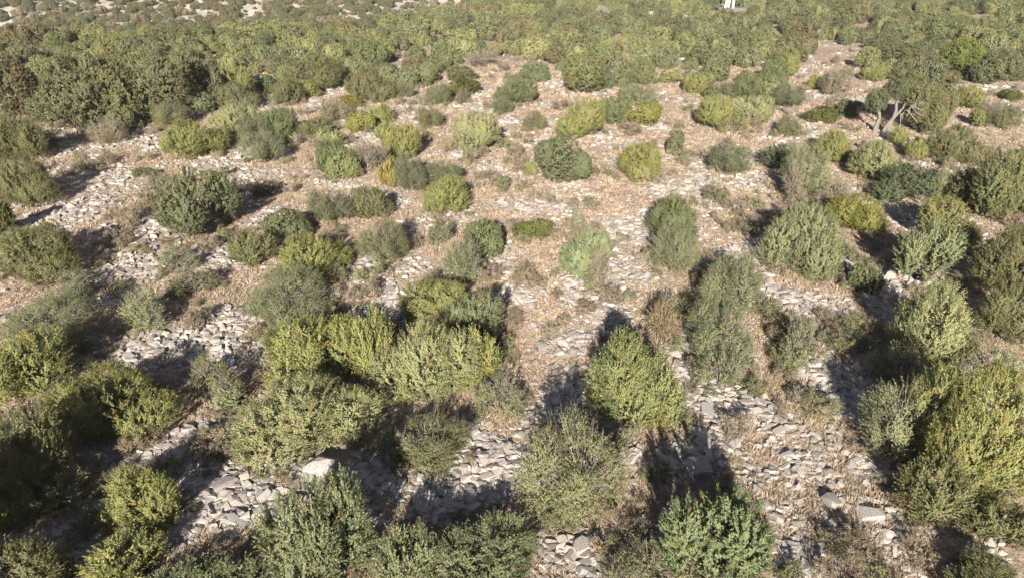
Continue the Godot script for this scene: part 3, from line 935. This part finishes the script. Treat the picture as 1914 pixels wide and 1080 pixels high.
func build_stones() -> void:
	var shapes := []
	for i in 9:
		shapes.append(rock_mesh(700 + i, 6 + i % 4, 1))
	rng.seed = 7001
	var spots := []                                    # per shape: [[transform, colour], ...]
	for s in shapes:
		spots.append([])
	var large := []
	# candidates over the part of the ground in view; nearer cells carry smaller stones as well
	var tries := 620000
	for i in tries:
		var u := rng.randf()
		var d := 8.5 * pow(105.0 / 8.5, pow(u, 1.15))
		var x := rng.randf_range(-0.80, 0.80) * d + rng.randf_range(-2.0, 2.0)
		var z := -d
		var s := stoniness(x, z)
		if d > 60.0 and not Geometry2D.is_point_in_polygon(Vector2(x, z), clearing) and rng.randf() < 0.7:
			continue
		if rng.randf() > pow(s, 2.0) * (0.46 if d < 22.0 else 0.54) + 0.10:
			continue
		var size := (0.022 + 0.022 * d / 25.0) * rng.randf_range(0.6, 1.3) + pow(rng.randf(), 8.0) * (0.20 if d < 40.0 else 0.26) * (0.4 + s)
		var b := Basis.from_euler(Vector3(rng.randf_range(-0.35, 0.35), rng.randf() * TAU, rng.randf_range(-0.35, 0.35)))
		b = b * Basis.from_scale(Vector3(size * rng.randf_range(0.9, 1.55), size * rng.randf_range(0.45, 0.9), size * rng.randf_range(0.8, 1.2)))
		var t := Transform3D(b, Vector3(x, height(x, z) + size * rng.randf_range(-0.06, 0.12), z))
		var k := rng.randi() % shapes.size()
		var col := stone_color()
		if d < 45.0 and absf(x) < d * 0.7 and d > 10.5 and size > 0.12:
			var hidden := false
			for p in planted:
				if Vector2(p.x - x, p.y - z).length() < p.z * 1.05 or Vector2(p.x - x, p.y - z - p.z).length() < p.z * 0.8:
					hidden = true
					break
			if not hidden:
				large.append([size / d, t, k])
				continue
		spots[k].append([t, col])
	large.sort_custom(func(p, q): return p[0] > q[0])
	var looks := []
	for i in 8:
		looks.append(tinted_stone(0.25 + 0.020 * i, fmod(i * 0.37, 1.0)))
	for i in large.size():
		if i < 300:
			var o := mesh_node("stone", shapes[large[i][2]], looks[i % 8], ground)
			o.transform = large[i][1]
		else:
			spots[large[i][2]].append([large[i][1], stone_color()])
	var root := Node3D.new()
	root.name = "rubble"
	add_child(root)
	tag(root, "countless pale limestone fragments strewn over the hillside", "rubble", "", "stuff")
	for k in shapes.size():
		scatter("rubble_stones", shapes[k], stone_material, spots[k], root)


func scatter(called: String, m: Mesh, mat: Material, spots: Array, parent: Node) -> void:
	if spots.is_empty():
		return
	var mm := MultiMesh.new()
	mm.transform_format = MultiMesh.TRANSFORM_3D
	mm.use_colors = true
	mm.mesh = m
	mm.instance_count = spots.size()
	for i in spots.size():
		mm.set_instance_transform(i, spots[i][0])
		mm.set_instance_color(i, spots[i][1])
	var o := MultiMeshInstance3D.new()
	o.name = called
	o.multimesh = mm
	o.material_override = mat
	o.set_meta("kind", "stuff")
	parent.add_child(o, true)


# ================================================================ the white mast on its low wall
func build_mast() -> void:
	var white := StandardMaterial3D.new()
	white.resource_name = "white_paint"
	white.albedo_color = Color(0.84, 0.84, 0.83)
	white.roughness = 0.5
	var root := Node3D.new()
	root.name = numbered("tripod_mast")
	add_child(root)
	root.position = Vector3(33.4, height(33.4, -117.5), -117.5)
	tag(root, "white three-legged mast standing on a low concrete base far off", "mast")
	var top := Vector3(0.5, 7.4, -0.2)
	for foot in [Vector3(-0.62, 0.5, 0.0), Vector3(0.06, 0.5, -0.7), Vector3(0.46, 0.4, 0.5)]:
		var leg := Tubes.new()
		leg.path(PackedVector3Array([foot, foot.lerp(top, 0.5), top]), 0.17, 0.12, 10)
		mesh_node("leg", leg.mesh(), white, root)
	var head := Tubes.new()
	head.path(PackedVector3Array([top - Vector3(0, 0.2, 0), top + Vector3(0, 0.5, 0)]), 0.22, 0.2, 12)
	mesh_node("head", head.mesh(), white, root)
	var concrete := tinted_stone(0.15, 0.4)
	var base := Node3D.new()
	base.name = numbered("low_wall")
	add_child(base)
	base.position = Vector3(33.5, height(33.5, -116.5), -116.5)
	tag(base, "low grey concrete wall under the feet of the white mast", "wall")
	var body := BoxMesh.new()
	body.size = Vector3(4.0, 0.55, 2.6)
	mesh_node("wall", body, concrete, base).position = Vector3(0.1, 0.2, -1.0)
	var cap := BoxMesh.new()
	cap.size = Vector3(4.2, 0.1, 2.8)
	mesh_node("coping", cap, tinted_stone(0.19, 0.4), base).position = Vector3(0.1, 0.525, -1.0)


# ================================================================ the dense scrub
func build_scrub() -> void:
	rng.seed = 8101
	var spots := []
	for p in protos["far"]:
		spots.append([])
	var singles := []
	var z := 44.0
	while z < 152.0:
		var step := 2.1 + z * 0.003
		var x := -0.80 * z - 4.0
		while x < 0.80 * z + 4.0:
			var px := x + rng.randf_range(-0.8, 0.8)
			var pz := z + rng.randf_range(-0.8, 0.8)
			x += step
			var open := noise_patch.get_noise_2d(px * 0.35 + 90.0, pz * 0.35)
			if open < -0.32 or rng.randf() < 0.10:
				continue
			if pz > ridge_at(px / pz) + 30.0 or (pz > 108.0 and pz < 120.0 and absf(px / pz - 0.285) < 0.026):
				continue
			if Geometry2D.is_point_in_polygon(Vector2(px, -pz), clearing):
				continue
			var w := rng.randf_range(1.4, 2.9) * (1.0 + 0.25 * noise_broad.get_noise_2d(px, -pz))
			var blocked := false
			for q in planted:
				if Vector2(q.x - px, q.y + pz).length() < q.z * 0.85 + w * 0.2:
					blocked = true
					break
			if blocked:
				continue
			var h := w * rng.randf_range(0.52, 0.78)
			singles.append([pz, px, w, h])
		z += step
	singles.sort_custom(func(p, q): return p[0] < q[0])
	var words := ["fg", "fo", "fl", "gg", "og", "fg", "fg", "gd2", "tb", "fl", "gd2", "fo"]
	var said := {"fg": "rounded yellow-green", "fo": "rounded olive", "fl": "pale yellow-green", "gg": "grey-green", "og": "dull green", "gd2": "dark grey-green", "tb": "brownish", "td": "dark green", "gl2": "pale green"}
	var n := 0
	for s in singles:
		var x: float = s[1]
		var d: float = s[0]
		var zone := noise_broad.get_noise_2d(x * 0.35 + 300.0, d * 0.35)
		var tint: String = words[rng.randi() % words.size()]
		if zone < -0.12 and rng.randf() < 0.6:
			tint = ["fo", "gg", "gd2", "tb"][rng.randi() % 4]
		elif zone > 0.1 and rng.randf() < 0.5:
			tint = ["fg", "fl", "og"][rng.randi() % 3]
		if n < 110 and absf(x) < d * 0.73:
			n += 1
			var places := ["at the far left edge", "behind the upper left grove", "above the double-domed shrub", "above the wide olive-grey shrub", "above the golden shrub", "behind the head of the clearing", "behind the dark small tree", "above the twin domes", "below the white mast", "above the old tree", "by the bright green tree", "at the far right edge"]
			var where: String = places[clampi(int((x / d + 0.73) / 1.46 * 12.0), 0, 11)]
			var row := "front edge" if d < 52.0 else "second row" if d < 58.0 else "third row" if d < 64.0 else "middle" if d < 70.0 else "rear"
			var large: String = "small" if s[2] < 1.9 else "large" if s[2] > 2.7 else "mid-sized"
			var kind := "A" if n % 4 == 0 else "far"
			plant(kind, tint, x, -d, s[2], s[3], "%s %s shrub in the scrub %s, %s" % [large, said[tint], where, row], "%s shrubs in the dense scrub" % said[tint])
			continue
		var k := rng.randi() % spots.size()
		var p: Dictionary = protos["far"][k]
		var b := Basis.from_euler(Vector3(0, rng.randf() * TAU, 0)) * Basis.from_scale(Vector3(s[2] / p.w, s[3] / p.h, s[2] / p.w))
		var m: StandardMaterial3D = tints[tint]
		spots[k].append([Transform3D(b, Vector3(x, height(x, -d) - 0.05, -d)), m.albedo_color.srgb_to_linear() * rng.randf_range(0.85, 1.15)])
	# the slope beyond the valley
	for i in 30000:
		var d := rng.randf_range(120.0, 240.0)
		var x := rng.randf_range(-0.8, 0.8) * d
		var patch := noise_broad.get_noise_2d(x * 0.3 + 55.0, d * 0.3)
		if d < ridge_at(x / d) + 34.0:
			continue
		if rng.randf() > 0.64 + patch * 0.8:
			continue
		var w := 0.9 + pow(rng.randf(), 2.0) * 2.0
		var k := rng.randi() % spots.size()
		var p: Dictionary = protos["far"][k]
		var b := Basis.from_euler(Vector3(0, rng.randf() * TAU, 0)) * Basis.from_scale(Vector3(w / p.w, w * 0.6 / p.h, w / p.w))
		var m: StandardMaterial3D = tints[["gd2", "tb", "gr", "gd2", "tb"][rng.randi() % 5]]
		spots[k].append([Transform3D(b, Vector3(x, height(x, -d) - 0.05, -d)), m.albedo_color.srgb_to_linear()])
	var root := Node3D.new()
	root.name = "far_scrub"
	add_child(root)
	tag(root, "far mass of rounded evergreen scrub up to the opposite slope", "scrub", "", "stuff")
	var plain := leaf_material("leaves", 1.0, 1.0, 1.0)
	for k in spots.size():
		scatter("scrub_bushes", protos["far"][k].crown, plain, spots[k], root)


# ================================================================ dry grass and small growth between the stones
func build_ground_cover() -> void:
	rng.seed = 9001
	var tufts := []
	for i in 4:
		var v := PackedVector3Array()
		for k in 26:
			var a := rng.randf() * TAU
			var foot := Vector3(cos(a), 0, sin(a)) * rng.randf() * 0.13
			var lean := Vector3(cos(a), 0, sin(a)) * rng.randf_range(0.02, 0.16) + Vector3.UP * rng.randf_range(0.03, 0.15)
			var side := lean.cross(any_direction()).normalized() * 0.010
			v.append_array([foot - side, foot + side, foot + lean])
		var arrays := []
		arrays.resize(Mesh.ARRAY_MAX)
		arrays[Mesh.ARRAY_VERTEX] = v
		var m := ArrayMesh.new()
		m.add_surface_from_arrays(Mesh.PRIMITIVE_TRIANGLES, arrays)
		tufts.append(m)
	var spots := [[], [], [], []]
	for i in 60000:
		var d := 8.5 * pow(70.0 / 8.5, pow(rng.randf(), 1.1))
		var x := rng.randf_range(-0.80, 0.80) * d + rng.randf_range(-2.0, 2.0)
		if rng.randf() < stoniness(x, -d) * 0.9:
			continue
		var s := rng.randf_range(0.4, 1.1) * (1.0 + d / 50.0)
		var b := Basis.from_euler(Vector3(0, rng.randf() * TAU, 0)) * Basis.from_scale(Vector3(s, s * rng.randf_range(0.5, 1.1), s))
		var k := rng.randf_range(0.75, 1.15)
		var col := Color(0.34, 0.262, 0.185) * k
		if rng.randf() < 0.25:
			col = Color(0.31, 0.235, 0.17) * k
		elif rng.randf() < 0.12:
			col = Color(0.21, 0.20, 0.10) * k
		spots[i % 4].append([Transform3D(b, Vector3(x, height(x, -d) - 0.01, -d)), col])
	var straw := leaf_material("straw", 1.0, 1.0, 1.0)
	straw.backlight = Color(0.3, 0.28, 0.2)
	var root := Node3D.new()
	root.name = "dry_grass"
	add_child(root)
	tag(root, "tan dry grass between the stones of the clearing", "grass", "", "stuff")
	for k in 4:
		scatter("grass_tufts", tufts[k], straw, spots[k], root)
	# cushions of small thorny growth, too many to count
	var small := [[], [], []]
	for i in 4600:
		var d := 10.0 * pow(80.0 / 10.0, pow(rng.randf(), 0.9))
		var x := rng.randf_range(-0.78, 0.78) * d
		if noise_patch.get_noise_2d(x * 0.7 + 200.0, d * 0.7) < rng.randf_range(-0.2, 0.5) or scree_at(x, -d) > 0.45:
			continue
		var w := 0.25 + pow(rng.randf(), 1.8) * 0.8 + d * 0.004
		var p: Dictionary = protos["F"][i % 3]
		var b := Basis.from_euler(Vector3(0, rng.randf() * TAU, 0)) * Basis.from_scale(Vector3(w / p.w, w * 0.6 / p.h, w / p.w))
		var k := rng.randf_range(0.8, 1.2)
		var col: Color = [Color(0.23, 0.185, 0.125), Color(0.20, 0.16, 0.11), Color(0.17, 0.165, 0.085), Color(0.26, 0.22, 0.165)][rng.randi() % 4] * k
		small[i % 3].append([Transform3D(b, Vector3(x, height(x, -d) - 0.02, -d)), col])
	for q in planted:
		if q.y < -60.0:
			continue
		for i in int(2.0 + q.z * 2.5):
			var a := rng.randf() * TAU
			var x: float = q.x + cos(a) * q.z * rng.randf_range(0.75, 1.25)
			var z: float = q.y + sin(a) * q.z * rng.randf_range(0.75, 1.25)
			var w := rng.randf_range(0.25, 0.7)
			var p: Dictionary = protos["F"][i % 3]
			var b := Basis.from_euler(Vector3(0, rng.randf() * TAU, 0)) * Basis.from_scale(Vector3(w / p.w, w * 0.6 / p.h, w / p.w))
			var col: Color = [Color(0.24, 0.19, 0.125), Color(0.19, 0.175, 0.10), Color(0.17, 0.17, 0.09), Color(0.29, 0.23, 0.15)][rng.randi() % 4] * rng.randf_range(0.85, 1.2)
			small[i % 3].append([Transform3D(b, Vector3(x, height(x, z) - 0.02, z)), col])
	var low := Node3D.new()
	low.name = "undergrowth"
	add_child(low)
	tag(low, "small dry thorny cushions dotted between the shrubs", "undergrowth", "", "stuff")
	var plain := leaf_material("thorns", 1.0, 1.0, 1.0)
	for k in 3:
		scatter("thorny_cushions", protos["F"][k].crown, plain, small[k], low)
